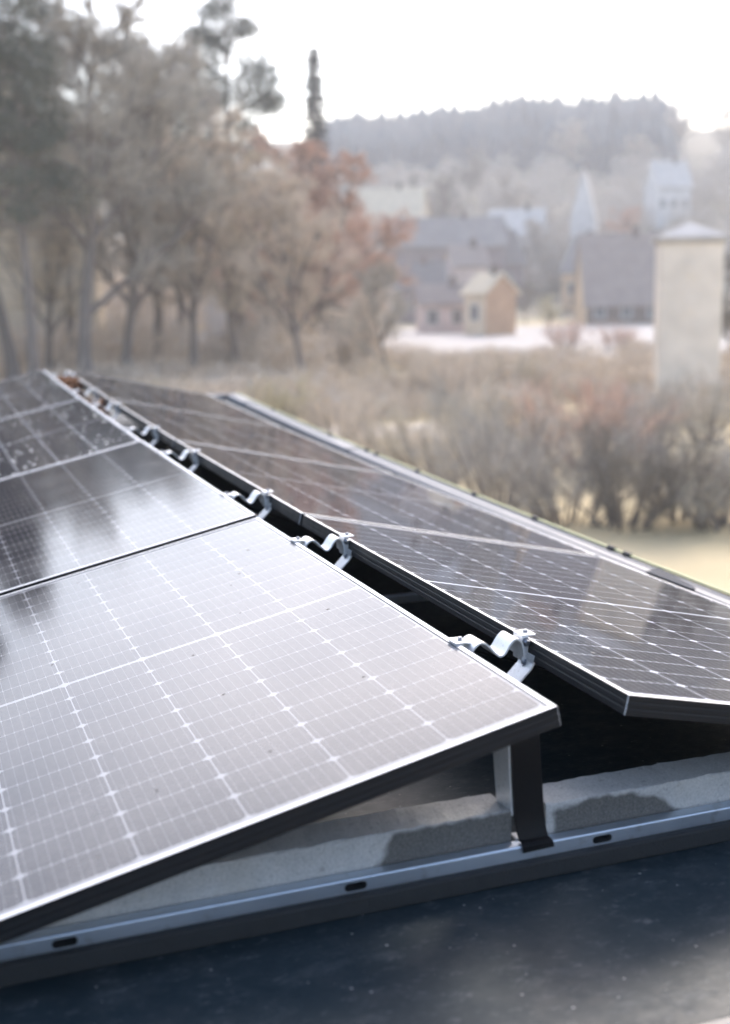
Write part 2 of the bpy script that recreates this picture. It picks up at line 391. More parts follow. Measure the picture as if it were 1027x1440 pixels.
def panel(label, cellmat, group):
    t = empty('solar_panel'); tag(t, label, 'solar panel', group)
    frame_mesh('frame', t)
    m = MB(); q = .0109; h = -.0018
    m.quad((q, q, h), (PW-q, q, h), (PW-q, PL-q, h), (q, PL-q, h), 0)
    m.quad((q, q, h-.005), (q, PL-q, h-.005), (PW-q, PL-q, h-.005), (PW-q, q, h-.005), 1)
    m.build('glass', [cellmat, M_back], t)
    return t
def place_panel(t, side, i):
    ct, st = math.cos(T), math.sin(T); ya = i*(PL+GAP)
    za, zb = sag(ya), sag(ya+PL); dy = Vector((0, PL, zb-za)).normalized()
    if side == 'L':
        org = Vector((0, ya, za))+dy*PL; ex = Vector((-ct, 0, -st)); ey = -dy
    else:
        org = Vector((GX, Y0R+ya, GZ+za)); ex = Vector((ct, 0, -st)); ey = dy
    ez = ex.cross(ey).normalized(); ex = ey.cross(ez)
    if side == 'L' and i == 1: org.z += .003
    t.matrix_world = Matrix(((ex.x, ey.x, ez.x, org.x), (ex.y, ey.y, ez.y, org.y), (ex.z, ey.z, ez.z, org.z), (0, 0, 0, 1)))
LL = ['nearest solar panel of the left row, whole face mirroring pale sky',
      'left row solar panel half mirroring dark trees and half white sky',
      'left row solar panel spotted with white droppings, third from the front',
      'farthest solar panel of the left row, brown reflections and two visible cell bands']
LR = ['nearest solar panel of the right row, its front corner floating above the concrete block',
      'right row solar panel second from the front, streaked by reflected houses',
      'right row solar panel third from the front, beside the coping joint cover',
      'farthest solar panel of the right row, in front of the bare trees']
for i in range(4):
    place_panel(panel(LL[i], M_cell_near if i < 2 else M_cell_far, 'left row of solar panels'), 'L', i)
    place_panel(panel(LR[i], M_cell_right, 'right row of solar panels'), 'R', i)

# ------------------------------------------------------------------ ridge clamps
def ribbon(m, prof, y0, y1, th):
    """bent strip: prof = (x,z) centre line"""
    n = len(prof); up = []; dn = []
    for i in range(n):
        a = Vector(prof[max(i-1, 0)]); b = Vector(prof[min(i+1, n-1)]); d = (b-a).normalized(); nn = Vector((-d.y, d.x))
        up.append(Vector(prof[i])+nn*th/2); dn.append(Vector(prof[i])-nn*th/2)
    poly = [(p.x, p.y) for p in up]+[(p.x, p.y) for p in reversed(dn)]
    k = len(poly); n0 = len(m.v)
    m.v += [(x, y0, z) for x, z in poly]+[(x, y1, z) for x, z in poly]
    for j in range(k):
        a, b = n0+j, n0+(j+1) % k; m.f.append((a, a+k, b+k, b)); m.m.append(0)
    for i in range(n-1):
        a, b, c, d = n0+i, n0+i+1, n0+2*n-2-i, n0+2*n-1-i
        m.f.append((a, b, c, d)); m.m.append(0); m.f.append((a+k, d+k, c+k, b+k)); m.m.append(0)
def smooth_prof(pts, n=6):
    out = []; P = [pts[0]]+list(pts)+[pts[-1]]
    for i in range(1, len(P)-2):
        p0, p1, p2, p3 = [np.array(q, float) for q in P[i-1:i+3]]
        for k in range(n):
            t = k/n; out.append(tuple(.5*((2*p1)+(-p0+p2)*t+(2*p0-5*p1+4*p2-p3)*t*t+(-p0+3*p1-3*p2+p3)*t**3)))
    out.append(tuple(pts[-1])); return out
def hexbolt(m, c, r, h, axis):
    c = Vector(c); ax = Vector(axis).normalized(); a = ax.orthogonal().normalized(); b = ax.cross(a)
    rg = lambda rr, t, n: [c+ax*t+a*(rr*math.cos(2*math.pi*k/n))+b*(rr*math.sin(2*math.pi*k/n)) for k in range(n)]
    m.sweep([rg(r, 0, 6), rg(r, h*.8, 6), rg(r*.85, h, 6)])
    m.sweep([rg(r*1.45, -.0012, 12), rg(r*1.45, 0, 12)])
def clamp_proto():
    t = empty('ridge_clamp')
    m = MB()       # springy strap humped across the gap
    ribbon(m, smooth_prof([(.0035, -.036), (.010, -.020), (.020, -.004), (.033, .004), (.046, -.001), (.060, -.016), (.072, -.026), (.083, -.022), (.094, -.006), (.105, .003), (.116, -.002), (.122, -.018), (.123, -.034)]), -.034, .024, .0034)
    m.build('strap', M_galv, t, True)
    m = MB()       # clip plate on the left frame lip
    ribbon(m, [(-.0105, .0048), (-.0095, .0024), (.002, .0024), (.012, .0022), (.020, .000), (.0245, -.008), (.0255, -.020)], -.014, .026, .0022)
    m.build('clip_plate', M_galv, t, False)
    m = MB(); hexbolt(m, (.007, .004, .0048), .0042, .005, (0, 0, 1)); m.build('screw', M_bolt, t)
    m = MB()       # clamp body hooked over the right frame
    m.box((.1262, -.018, -.046), (.1405, .019, .0015)); m.box((.1262, -.018, .0016), (.1560, .019, .0048))
    m.build('clamp_body', M_galv, t, False, .0012)
    m = MB(); hexbolt(m, (.1345, -.0195, -.009), .0062, .008, (0, -1, 0)); hexbolt(m, (.143, .0, .006), .005, .004, (0, 0, 1)); m.build('bolt', M_bolt, t)
    m = MB()       # brace plate dropping back under the left panel
    ribbon(m, [(.1385, -.030), (.1375, -.046), (.131, -.056), (.10, -.086), (.04, -.142)], -.046, .008, .003)
    m.build('brace_plate', M_galv, t)
    m = MB(); hexbolt(m, (.1335, -.016, -.050), .0058, .006, (-.6, 0, .8)); m.build('bolt', M_bolt, t)
    return t
cl = clamp_proto()
CLAB = ['nearest ridge clamp, largest galvanised strap over the gap near the panel corner', 'ridge clamp beside the front part of the gap, second from the nearest',
        'ridge clamp at the black seam between the two nearest left panels', 'ridge clamp fourth from the nearest, beside the mirrored white sky',
        'ridge clamp fifth from the nearest, beside the seam of the right row', 'ridge clamp sixth from the nearest, just before the small leaf litter',
        'ridge clamp between the two heaps of brown leaves', 'farthest ridge clamp, at the very end of the gap by the brown leaves']
for i in range(4):
    for j, off in enumerate((.362, 1.372)):
        k = 2*i+j; o = cl if k == 0 else copy_tree(cl)
        y = Y0R+i*(PL+GAP)+off+(.0, .0, -.02, -.02, .0, .02, .0, .0)[k]
        o.location = (0, y, sag(y)+.001); tag(o, CLAB[k], 'clamp', 'galvanised clamps along the ridge gap')

# ------------------------------------------------------------------ base rail with slots, mat, ridge post, ballast blocks
def rail_proto(slots):
    z1, z0 = -.280, -.305
    y0, y1 = .095, .1222
    m = MB(); r = .0035; prof = [(y0, z0), (y0+.0, z1-r)]
    prof += [(y0+r-r*math.cos(t), z1-r+r*math.sin(t)) for t in (.3, .8, 1.3)]+[(y0+r, z1), (y1-r, z1), (y1, z1-r), (y1, z0)]
    m.sweep([[(x, y, z) for y, z in prof] for x in (-1.34, 1.21)])
    o = m.build('base_rail', M_rail)
    cut = MB(); n = 10
    for sx in slots:
        rr, hw, zc = .0068, .0125, -.2945
        ring = [(sx+hw+rr*math.sin(math.pi*k/n), zc+rr*math.cos(math.pi*k/n)) for k in range(n+1)]+[(sx-hw-rr*math.sin(math.pi*k/n), zc-rr*math.cos(math.pi*k/n)) for k in range(n+1)]
        cut.sweep([[(x, yy, z) for x, z in ring] for yy in (y0-.01, y0+.024)])
    c = cut.build('cutter', M_rail)
    import bmesh
    for ob in (o, c):
        b = bmesh.new(); b.from_mesh(ob.data); bmesh.ops.recalc_face_normals(b, faces=b.faces); b.to_mesh(ob.data); b.free()
    md = o.modifiers.new('slots', 'BOOLEAN'); md.object = c; md.operation = 'DIFFERENCE'; md.solver = 'EXACT'
    bpy.context.view_layer.update()
    me = bpy.data.meshes.new_from_object(o.evaluated_get(bpy.context.evaluated_depsgraph_get()))
    me.materials.append(M_rubber_and_slot_shade)  # slot walls coloured dark to stand in for the shade inside them
    for pl in me.polygons:
        if y0+.001 < pl.center.y < y0+.0265 and abs(pl.center.z+.2945) < .0078: pl.material_index = 1
    o.modifiers.clear(); o.data = me; bpy.data.objects.remove(c)
    return o
br = rail_proto([-1.24, -.778, -.314, .146, .606, 1.07])
tag(br, 'long slotted aluminium base rail crossing the roof under the near panel edges', 'rail')
m = MB(); m.box((-1.36, .079, -.339), (1.22, .165, -.3055)); tag(m.build('rubber_mat', M_rubber_and_slot_shade, None, False, .004), 'black rubber mat strip under the aluminium base rail', 'mat')
# further rail at the first panel seam, glimpsed through the ridge gap
br2 = br.copy(); COL.objects.link(br2); br2.scale = (.94, 1, 1); br2.location = (0, 1.66, sag(1.77)); tag(br2, 'shaded aluminium rail under the seam, glimpsed through the ridge gap', 'rail')

m = MB()
def sheet(m, a, b, th):      # a,b: lists of left/right edge points; extruded along +y by th
    n = len(a)
    rings = [[a[i], b[i], (b[i][0], b[i][1]+th, b[i][2]), (a[i][0], a[i][1]+th, a[i][2])] for i in range(n)]
    m.sweep(rings)
post = tag(empty('ridge_post', (.018, .13, -.28)), 'short black taped ridge post standing on the base rail between two concrete blocks', 'post')
m = MB()
la = [(-.0105, .105, -.2765), (-.0115, .112, -.262), (-.0135, .118, -.235), (-.016, .120, -.18), (-.0185, .122, -.11), (-.020, .124, -.055)]
lb = [(.0445, .104, -.2765), (.0440, .112, -.262), (.0425, .118, -.235), (.0400, .120, -.18), (.0355, .122, -.11), (.033, .124, -.055)]
sheet(m, la, lb, .004); child_at(m.build('front_plate', M_black, None, True), post)
m = MB()
sheet(m, [(-.012, .0885, -.2900), (-.0118, .0890, -.2795), (-.0112, .0945, -.2755), (-.0106, .1047, -.2745)], [(.0465, .0875, -.2875), (.0462, .0888, -.2790), (.0455, .0945, -.2755), (.0446, .1037, -.2745)], .003)
child_at(m.build('foot_flap', M_black, None, False, .001), post)
m = MB()
rg = []
for (x, y, z), wdt in zip(la[2:], (.052, .055, .058, .06)):
    rg.append([(x-.004, y+.005, z), (x-.001, y+.005, z), (x-.0055, y+wdt, z), (x-.0085, y+wdt, z)])
m.sweep(rg); m.box((-.010, .118, -.2795), (.030, .142, -.2765)); child_at(m.build('web', M_galv, None, False), post)
m = MB(); m.box((-.030, .123, -.0575), (.040, .160, -.0545)); child_at(m.build('head_plate', M_galv), post)

def block(x0, x1, mat, zt, org_x, label):
    t = MB(); nx_ = 60
    ya, yb, za = 0.0, .086, -.0795
    prof = [(ya, za), (ya, -.004), (ya+.001, -.0012), (ya+.004, 0), (yb-.004, 0), (yb, -.004), (yb, za)]
    rr = []
    for i in range(nx_+1):
        x = x0+(x1-x0)*i/nx_; j = [nrng.normal(0, .0007, 2) for _ in prof]
        rr.append([(x-org_x, y+d[0], z+d[1]) for (y, z), d in zip(prof, j)])
    t.sweep(rr); o = t.build('ballast_block', mat, None, False); o.location = (org_x, .1235, zt)
    tag(o, label, 'concrete block', 'concrete ballast blocks behind the rail'); return o
block(-1.02, -.0175, M_conc_l, -.2258, -.0175, 'concrete ballast block under the near left panel, damp at its right end')
block(.0500, 1.05, M_conc_r, -.2258, .0500, 'concrete ballast block right of the black post, damp patch in its middle')

m = MB()
tag(m, None) if False else None
def cable(pts, r, label):
    mm = MB(); mm.tube(smooth3(pts), r, 8); tag(mm.build('black_cable', M_cable, None, True), label, 'cable')
def smooth3(pts, n=6):
    out = []; P = [pts[0]]+list(pts)+[pts[-1]]
    for i in range(1, len(P)-2):
        p0, p1, p2, p3 = [np.array(q, float) for q in P[i-1:i+3]]
        for k in range(n):
            t = k/n; out.append(tuple(.5*((2*p1)+(-p0+p2)*t+(2*p0-5*p1+4*p2-p3)*t*t+(-p0+3*p1-3*p2+p3)*t**3)))
    out.append(tuple(pts[-1])); return out
cable([(-.5, .95, -.26), (-.1, 1.0, -.15), (.05, .95, -.12), (.16, .90, -.15), (.5, .85, -.26)], .0032, 'thin black cable crossing the ridge gap beside the nearest left panel')
cable([(-.3, 2.45, -.16), (.02, 2.50, -.075), (.07, 2.52, -.05), (.13, 2.56, -.09), (.4, 2.6, -.2)], .0032, 'looped black cable in the ridge gap near the second left panel')
cable([(-.3, 4.3, -.16), (.02, 4.32, -.05), (.08, 4.33, -.03), (.13, 4.36, -.06), (.4, 4.4, -.2)], .0035, 'black cable arching in the ridge gap before the leaf litter')

# brown leaves blown into the far end of the gap
V = []; F = []
def leaves(n, ya, yb, top):
    for _ in range(n):
        y = rng.uniform(ya, yb); x = rng.uniform(.0, GX); f = math.sin(math.pi*(y-ya)/(yb-ya))
        z = -.33+(top+.33)*rng.random()**.35*(.55+.45*f)+sag(y)
        a = Vector((rng.gauss(0, 1), rng.gauss(0, 1), rng.gauss(0, .6))).normalized(); b = a.cross(Vector((rng.gauss(0, .5), rng.gauss(0, .5), 1))).normalized(); nn = a.cross(b)
        L_, W_ = rng.uniform(.025, .05), rng.uniform(.010, .018); c = Vector((x, y, z)); i = len(V)
        V.extend([c-a*L_, c-a*L_*.2+b*W_+nn*.004, c+a*L_, c-a*L_*.2-b*W_+nn*.004, c+nn*-.003]); F.extend([(i, i+1, i+4), (i+1, i+2, i+4), (i+2, i+3, i+4), (i+3, i, i+4)])
leaves(900, 6.05, 6.95, .0); leaves(380, 5.15, 5.65, -.035)
tag(fast_mesh('dry_leaves', V, [F], M_leaf), 'brown dry leaves caught in the far end of the ridge gap', kind='stuff')

# ------------------------------------------------------------------ terrain
def ang(px): d = fw+RV*(px-513.5)/FPX+UV*(720-397)/FPX; return math.atan2(d[0], d[1])
HD = [0, 110, 140, 165, 190, 230, 300, 380, 430, 500, 700]; HZ = [-4.4, -4.4, -4.2, -2.6, 1.5, 10, 25, 41, 47, 48, 40]
def hz(d): return float(np.interp(d, HD, HZ))
def at(px, D, dz=0.0):
    a = ang(px); return Vector((CAM[0]+D*math.sin(a), CAM[1]+D*math.cos(a), hz(D)+dz))
def zpx(y, D): return CAM[2]+D*(397-y)/FPX
def gh(x, y):
    d = math.hypot(x-CAM[0], y-CAM[1]); return hz(d)
radii = [2, 5, 9, 14, 20, 27, 35, 45, 56, 68, 80, 95, 110, 125, 140, 152, 165, 178, 190, 210, 230, 260, 300, 340, 380, 405, 430, 465, 500, 600, 700]
NA = 180; V = [(CAM[0], CAM[1], -4.4)]; F3 = []; F4 = []
for ri, R_ in enumerate(radii):
    for k in range(NA):
        a = 2*math.pi*k/NA; und = .25*math.sin(R_*.13+5*a)*min(1, max(0, (R_-130)/60))
        V.append((CAM[0]+R_*math.sin(a), CAM[1]+R_*math.cos(a), hz(R_)+und))
for k in range(NA): F3.append((0, 1+(k+1) % NA, 1+k))
for ri in range(len(radii)-1):
    for k in range(NA):
        a = 1+ri*NA+k; b = 1+ri*NA+(k+1) % NA; F4.append((a, b, b+NA, a+NA))
def ground_mat():
    g = NT('dry_grass_ground'); o = g.obj(); n1 = g.noise(.035, 5, .6, o); n2 = g.noise(.35, 5, .6, o); n3 = g.noise(6, 4, .7, o)
    c = g.mix(g.rng(n1, .38, .62), (.60, .48, .27), (.42, .35, .24)); c = g.mix(g.rng(n2, .4, .75, 0, .5), c, (.33, .30, .18)); c = g.mix(g.rng(n3, .3, .8, 0, .4), c, (.60, .51, .34))
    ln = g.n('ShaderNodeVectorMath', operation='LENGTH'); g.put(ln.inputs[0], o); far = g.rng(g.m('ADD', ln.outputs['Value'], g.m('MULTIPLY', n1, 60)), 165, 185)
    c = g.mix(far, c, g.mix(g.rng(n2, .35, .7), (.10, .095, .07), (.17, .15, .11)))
    g.set(color=c, rough=.95); g.bump(n3, .5, .05); return g.mat
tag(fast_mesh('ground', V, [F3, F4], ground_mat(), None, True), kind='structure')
def band(name, d0, d1, p0, p1, mat, wob=2.0):
    V = []; F = []; n = 60
    for i in range(n+1):
        px = p0+(p1-p0)*i/n; q0 = d0+wob*math.sin(i*.4); q1 = d1+wob*math.sin(i*.31+1)
        for D in (q0, q0*.66+q1*.34, q0*.33+q1*.67, q1): p = at(px, D); V.append((p.x, p.y, p.z+.03))
    for i in range(n):
        for k in range(3):
            a = i*4+k; F.append((a, a+4, a+5, a+1))
    o = fast_mesh(name, V, [F], mat); tag(o, kind='structure'); return o
M_gravel = simple('pale_gravel', (.40, .375, .355), .95, 0, .3, .25)
band('gravel_road', 84, 136, -400, 1500, M_gravel)
band('footpath', 40, 45, -300, 640, simple('sandy_path', (.52, .46, .39), .95, 0, .15, .5), .6)

# ------------------------------------------------------------------ trees
def mk_bark(name, col): return simple(name, col, .9, 0, .3, 3)
def perp(d):
    r = nrng.normal(size=d.shape); r -= (r*d).sum(1, keepdims=True)*d; return r/np.linalg.norm(r, axis=1, keepdims=True)
def norm(a): return a/np.linalg.norm(a, axis=1, keepdims=True)
def spawn(P0, P1, n, f0, f1, angle, length, up, jit=.25):
    """n children per segment"""
    m = len(P0); t = nrng.uniform(f0, f1, (m, n)); base = P0[:, None]+(P1-P0)[:, None]*t[..., None]
    d = norm(P1-P0); d = np.repeat(d, n, 0); base = base.reshape(-1, 3); t = t.ravel()
    a = nrng.normal(angle, angle*jit, len(d))[:, None]
    nd = d*np.cos(a)+perp(d)*np.sin(a); nd[:, 2] += up; nd = norm(nd)
    L_ = np.repeat(np.linalg.norm(P1-P0, axis=1), n)*length*nrng.uniform(.6, 1.2, len(d))*(1.15-.45*t)
    return base, base+nd*L_[:, None]
def tubes(P0, P1, r0, r1, n):
    d = norm(P1-P0); a = np.cross(d, np.where(np.abs(d[:, 2:3]) > .9, np.array([[1., 0, 0]]), np.array([[0, 0, 1.]]))); a = norm(a); b = np.cross(d, a)
    r0 = np.broadcast_to(np.asarray(r0, float), (len(P0),))[:, None]; r1 = np.broadcast_to(np.asarray(r1, float), (len(P0),))[:, None]
    V = np.empty((len(P0), 2*n, 3)); F = []
    for k in range(n):
        c, s = math.cos(2*math.pi*k/n), math.sin(2*math.pi*k/n)
        V[:, k] = P0+r0*(a*c+b*s); V[:, n+k] = P1+r1*(a*c+b*s)
    base = (np.arange(len(P0))*2*n)[:, None]
    for k in range(n): F.append(base+np.array([[k, (k+1) % n, n+(k+1) % n, n+k]]))
    return V.reshape(-1, 3), np.concatenate(F)
def tris(P0, P1, wd):
    d = norm(P1-P0); s = perp(d)*np.broadcast_to(np.asarray(wd, float), (len(P0),))[:, None]/2
    V = np.stack([P0-s, P0+s, P1], 1).reshape(-1, 3); return V, np.arange(len(V)).reshape(-1, 3)
def join(lst):
    V = []; T3 = []; Q = []; n = 0
    for v, f in lst:
        V.append(v); (T3 if f.shape[1] == 3 else Q).append(f+n); n += len(v)
    return np.concatenate(V), [np.concatenate(x) for x in (T3, Q) if x]
def bare_tree(name, H, limbs, spread, mats, twn=(7, 6, 6), tw=.042, first=.18, fork=False):
    t = empty(name)
    nseg = 7; P = [np.zeros(3)]; d = np.array([0, 0, 1.])
    for i in range(nseg): d = d+nrng.normal(0, .06, 3)*np.array([1, 1, 0]); d /= np.linalg.norm(d); P.append(P[-1]+d*H*.82/nseg)
    P = np.array(P); rad = np.linspace(H*.018, H*.004, nseg+1); rad[0] *= 1.5
    big = [tubes(P[:-1], P[1:], rad[:-1], rad[1:], 8)]
    tt = np.sort(nrng.uniform(first, 1, limbs)); idx = np.minimum((tt*nseg).astype(int), nseg-1); fr = tt*nseg-idx
    b0 = P[idx]+(P[idx+1]-P[idx])*fr[:, None]; az = np.arange(limbs)*2.4+nrng.normal(0, .3, limbs)
    el = nrng.uniform(.55, 1.0, limbs)+tt*.25; Ln = H*spread*(1.1-.62*tt)*nrng.uniform(.85, 1.15, limbs)
    dd = np.stack([np.cos(az)*np.cos(el), np.sin(az)*np.cos(el), np.sin(el)], 1)
    b1 = b0+dd*(Ln*.5)[:, None]; dd2 = norm(dd+nrng.normal(0, .18, dd.shape)+np.array([0, 0, .15])); b2 = b1+dd2*(Ln*.5)[:, None]
    lr = np.interp(tt, np.linspace(0, 1, nseg+1), rad)*.62
    big += [tubes(b0, b1, lr, lr*.65, 6), tubes(b1, b2, lr*.65, lr*.3, 6)]
    S0, S1 = np.concatenate([b0, b1]), np.concatenate([b1, b2])
    c0, c1 = spawn(S0, S1, twn[0], .25, 1, .75, .62, .12)
    big.append(tubes(c0, c1, H*.0026, H*.0013, 4))
    V, F = join(big); fast_mesh('trunk', V, F, mats[0], t, True)
    d0, d1 = spawn(c0, c1, twn[1], .15, 1, .7, .62, .10)
    e0, e1 = spawn(d0, d1, twn[2], .1, 1, .65, .62, .08)
    f0_, f1_ = spawn(e0, e1, 3, .2, 1, .6, .8, .05)
    V, F = join([tubes(d0, d1, H*.0011, H*.0006, 3), tris(e0, e1, tw), tris(f0_, f1_, tw*.8)])
    fast_mesh('crown', V, F, mats[1], t); return t
def recolor(o, mat):
    for c in o.children:
        if c.name.startswith('crown') or c.name.startswith('twigs'):
            c.material_slots[0].link = 'OBJECT'; c.material_slots[0].material = mat
TW = {k: mk_bark('twig_'+k, v) for k, v in dict(greybrown=(.46, .425, .365), olive=(.56, .49, .38), beige=(.62, .53, .43), red=(.58, .40, .31), mauve=(.43, .39, .345), dark=(.20, .18, .155), straw=(.52, .46, .28)).items()}
M_bark = mk_bark('bark', (.20, .175, .16))
protoA = bare_tree('bare_tree', 18, 15, .44, (M_bark, TW['greybrown'])); protoB = bare_tree('bare_tree', 15, 16, .50, (M_bark, TW['olive']), (6, 6, 7)); protoC = bare_tree('bare_tree', 16, 18, .40, (M_bark, TW['red']), (6, 7, 7), .045)
used = set()
def put_tree(proto, px, D, hscale, rz, mat, label, group='bare trees beyond the roof', cat='tree', wscale=None):
    if proto.name == 'bare_tree.002' and not wscale: wscale = hscale*1.25
    o = proto if proto.name not in used else copy_tree(proto); used.add(proto.name)
    p = at(px, D, -.05); o.location = p; o.rotation_euler = (0, 0, rz); o.scale = ((wscale or hscale), (wscale or hscale), hscale)
    recolor(o, mat); tag(o, label, cat, group); return o
TREES = [(protoA, 112, 58, 1.06, 0, 'greybrown', 'tall grey brown bare tree with a thick forked trunk left of the far clamps'),
 (protoB, 168, 63, 1.08, 1, 'greybrown', 'bare tree with a straight trunk just right of the thick forked trunk'),
 (protoA, 12, 60, .98, 2.1, 'mauve', 'mauve grey bare tree at the left edge before the beige house'),
 (protoB, 268, 64, .92, 2.7, 'beige', 'wide beige twigged bare tree behind the left row of panels'),
 (protoC, 415, 86, .98, 3.1, 'red', 'broad copper red bare tree between the pine and the spruce'),
 (protoC, 372, 80, .95, .5, 'red', 'copper red bare tree below the dark pine clumps'),
 (protoC, 452, 76, .84, 2.0, 'red', 'copper red bare tree below the slim spruce'),
 (protoB, 424, 62, .70, 4.2, 'beige', 'pale trunked bare tree above the far corner of the right row'),
 (protoA, 216, 72, 1.02, 4.0, 'mauve', 'mauve bare tree with high twigs against white sky patches'),
 (protoB, 330, 68, .82, 5.2, 'olive', 'olive bare tree with a low rounded crown'),
 (protoB, 60, 66, .80, .3, 'olive', 'low olive bare tree below the beige house'),
 (protoA, -90, 56, 1.0, 3.3, 'greybrown', 'bare tree outside the left edge, mirrored in the left panels'),
 (protoB, 508, 66, .30, 1.3, 'beige', 'small thin beige tree left of the orange house'),
 (protoA, 545, 60, .34, 1.9, 'greybrown', 'thin sapling with a slender trunk before the gravel road')]
for pr, px, D, hs, rz, mt, lb in TREES: put_tree(pr, px, D, hs, rz, TW[mt], lb)

def needle_mat(name, c): return simple(name, c, .85, 0, .4, 1.5)
M_needle = needle_mat('pine_needles', (.10, .112, .085)); M_needle2 = needle_mat('spruce_needles', (.045, .055, .05))
def needles(C, R_, n, L_, wd, flat=1.0):
    k = len(C); d = nrng.normal(size=(k*n, 3)); d = norm(d); q = np.repeat(C, n, 0)+d*(np.repeat(R_, n)*nrng.random(k*n)**.45)[:, None]*np.array([1, 1, flat])
    e = norm(d+nrng.normal(0, .7, d.shape)); return tris(q, q+e*(L_*nrng.uniform(.6, 1.3, len(q)))[:, None], wd)
def pine(name, H, nclump, mats):
    t = empty(name); P = np.array([[0, 0, z] for z in np.linspace(0, H*.96, 7)]); P[1:-1, :2] += nrng.normal(0, .15, (5, 2)); rad = np.linspace(H*.016, .04, 7)
    zf = nrng.uniform(.48, 1, nclump); az = nrng.uniform(0, 6.28, nclump); R_ = H*.17*(1.15-zf)**.6*nrng.uniform(.5, 1.2, nclump)
    C = np.stack([np.cos(az)*R_, np.sin(az)*R_, zf*H], 1); B = np.stack([np.zeros(nclump), np.zeros(nclump), (zf-.05)*H], 1)
    V, F = join([tubes(P[:-1], P[1:], rad[:-1], rad[1:], 8), tubes(B, C, .07, .03, 4)]); fast_mesh('trunk', V, F, mats[0], t, True)
    V, F = join([needles(C, nrng.uniform(.8, 1.7, nclump), 260, .42, .10, .6)]); fast_mesh('crown', V, F, mats[1], t); return t
def spruce(name, H, Wd, mats, lev=46):
    t = empty(name); P = np.array([[0, 0, z] for z in np.linspace(0, H, 6)]); rad = np.linspace(H*.013, .01, 6)
    V, F = join([tubes(P[:-1], P[1:], rad[:-1], rad[1:], 7)]); fast_mesh('trunk', V, F, mats[0], t, True)
    b0 = []; b1 = []
    for i in range(lev):
        f = .08+.92*i/lev; L_ = Wd*(1-f)**.7*.8+.35; n = 10
        for k in range(n):
            a = k*6.283/n+i*.9+rng.gauss(0, .2); l = L_*rng.uniform(.6, 1.15)
            b0.append((0, 0, H*f)); b1.append((math.cos(a)*l, math.sin(a)*l, H*f-l*.28+rng.gauss(0, .1)))
    b0, b1 = np.array(b0), np.array(b1); m_ = 40; tt = nrng.uniform(.1, 1, (len(b0), m_)); q = (b0[:, None]+(b1-b0)[:, None]*tt[..., None]).reshape(-1, 3)
    e = nrng.normal(size=q.shape)*np.array([1, 1, .5]); e[:, 2] -= .5; e = norm(e)
    V, F = join([tubes(b0, b1, .03, .01, 3), tris(q, q+e*(.34*nrng.uniform(.5, 1.3, len(q)))[:, None], .11)]); fast_mesh('crown', V, F, mats[1], t); return t
pp = pine('pine_tree', 25, 46, (M_bark, M_needle)); sp1 = spruce('spruce_tree', 21, 1.9, (M_bark, M_needle2)); 
put_tree(pp, 330, 84, .98, 0, M_needle, 'grey green pine with clumped foliage high against the white sky', 'conifers behind the bare trees')
put_tree(pp, 40, 54, .66, 2.2, M_needle, 'grey green pine filling the top left corner', 'conifers behind the bare trees')
for px, D, s, rz, lb in ((95, 70, .76, 1.0, 'grey green pine crown above the thick forked trunk'), (190, 96, .90, 4.1, 'dark pine crown between the sky gaps at the top left'), (252, 90, .82, 5.3, 'dark pine just left of the clumped pine'), (-30, 84, .9, 3.0, 'dark pine beyond the left edge')):
    put_tree(pp, px, D, s, rz, M_needle, lb, 'conifers behind the bare trees')
put_tree(sp1, 448, 96, 1.07, 0, M_needle2, 'slim dark spruce spire standing alone against the white sky', 'conifers behind the bare trees')
for px, D, s, lb in ((-165, 36, .62, 'broad near spruce just outside the left edge, mirrored in the left panels'), (-190, 32, .60, 'near spruce well outside the left edge, mirrored in the second left panel'), (-300, 34, .66, 'farthest left near spruce, mirrored in the dark left panels'), (-125, 60, .86, 'tall spruce further back outside the left edge'), (10, 88, .95, 'spruce behind the beige house at the left edge')):
    put_tree(sp1, px, D, s, px, M_needle2, lb, 'conifers behind the bare trees', 'tree', s*1.9)

# shrubs: many-stemmed twig bushes
def shrub(name, R_, H, mats, n=26):
    t = empty(name); a = nrng.uniform(0, 6.28, n); r = R_*nrng.random(n)**.5*.35; b0 = np.stack([np.cos(a)*r, np.sin(a)*r, np.zeros(n)], 1)
    lean = nrng.uniform(.15, .85, n); dd = np.stack([np.cos(a)*np.sin(lean), np.sin(a)*np.sin(lean), np.cos(lean)], 1); b1 = b0+dd*(H*.8*nrng.uniform(.7, 1.15, n))[:, None]
    V, F = join([tubes(b0, b1, .035, .012, 5)]); fast_mesh('stems', V, F, mats[0], t, True)
    c0, c1 = spawn(b0, b1, 8, .12, 1, .7, .45, .1); d0, d1 = spawn(c0, c1, 7, .1, 1, .65, .6, .08); e0, e1 = spawn(d0, d1, 4, .1, 1, .6, .7, .05)
    V, F = join([tubes(c0, c1, .010, .005, 3), tris(d0, d1, .013), tris(e0, e1, .009)]); fast_mesh('twigs', V, F, mats[1], t); return t
sh = [shrub('shrub', 1.6, 2.4, (M_bark, TW['greybrown'])), shrub('shrub', 1.8, 2.2, (M_bark, TW['mauve'])), shrub('shrub', 1.5, 2.0, (M_bark, TW['olive']))]
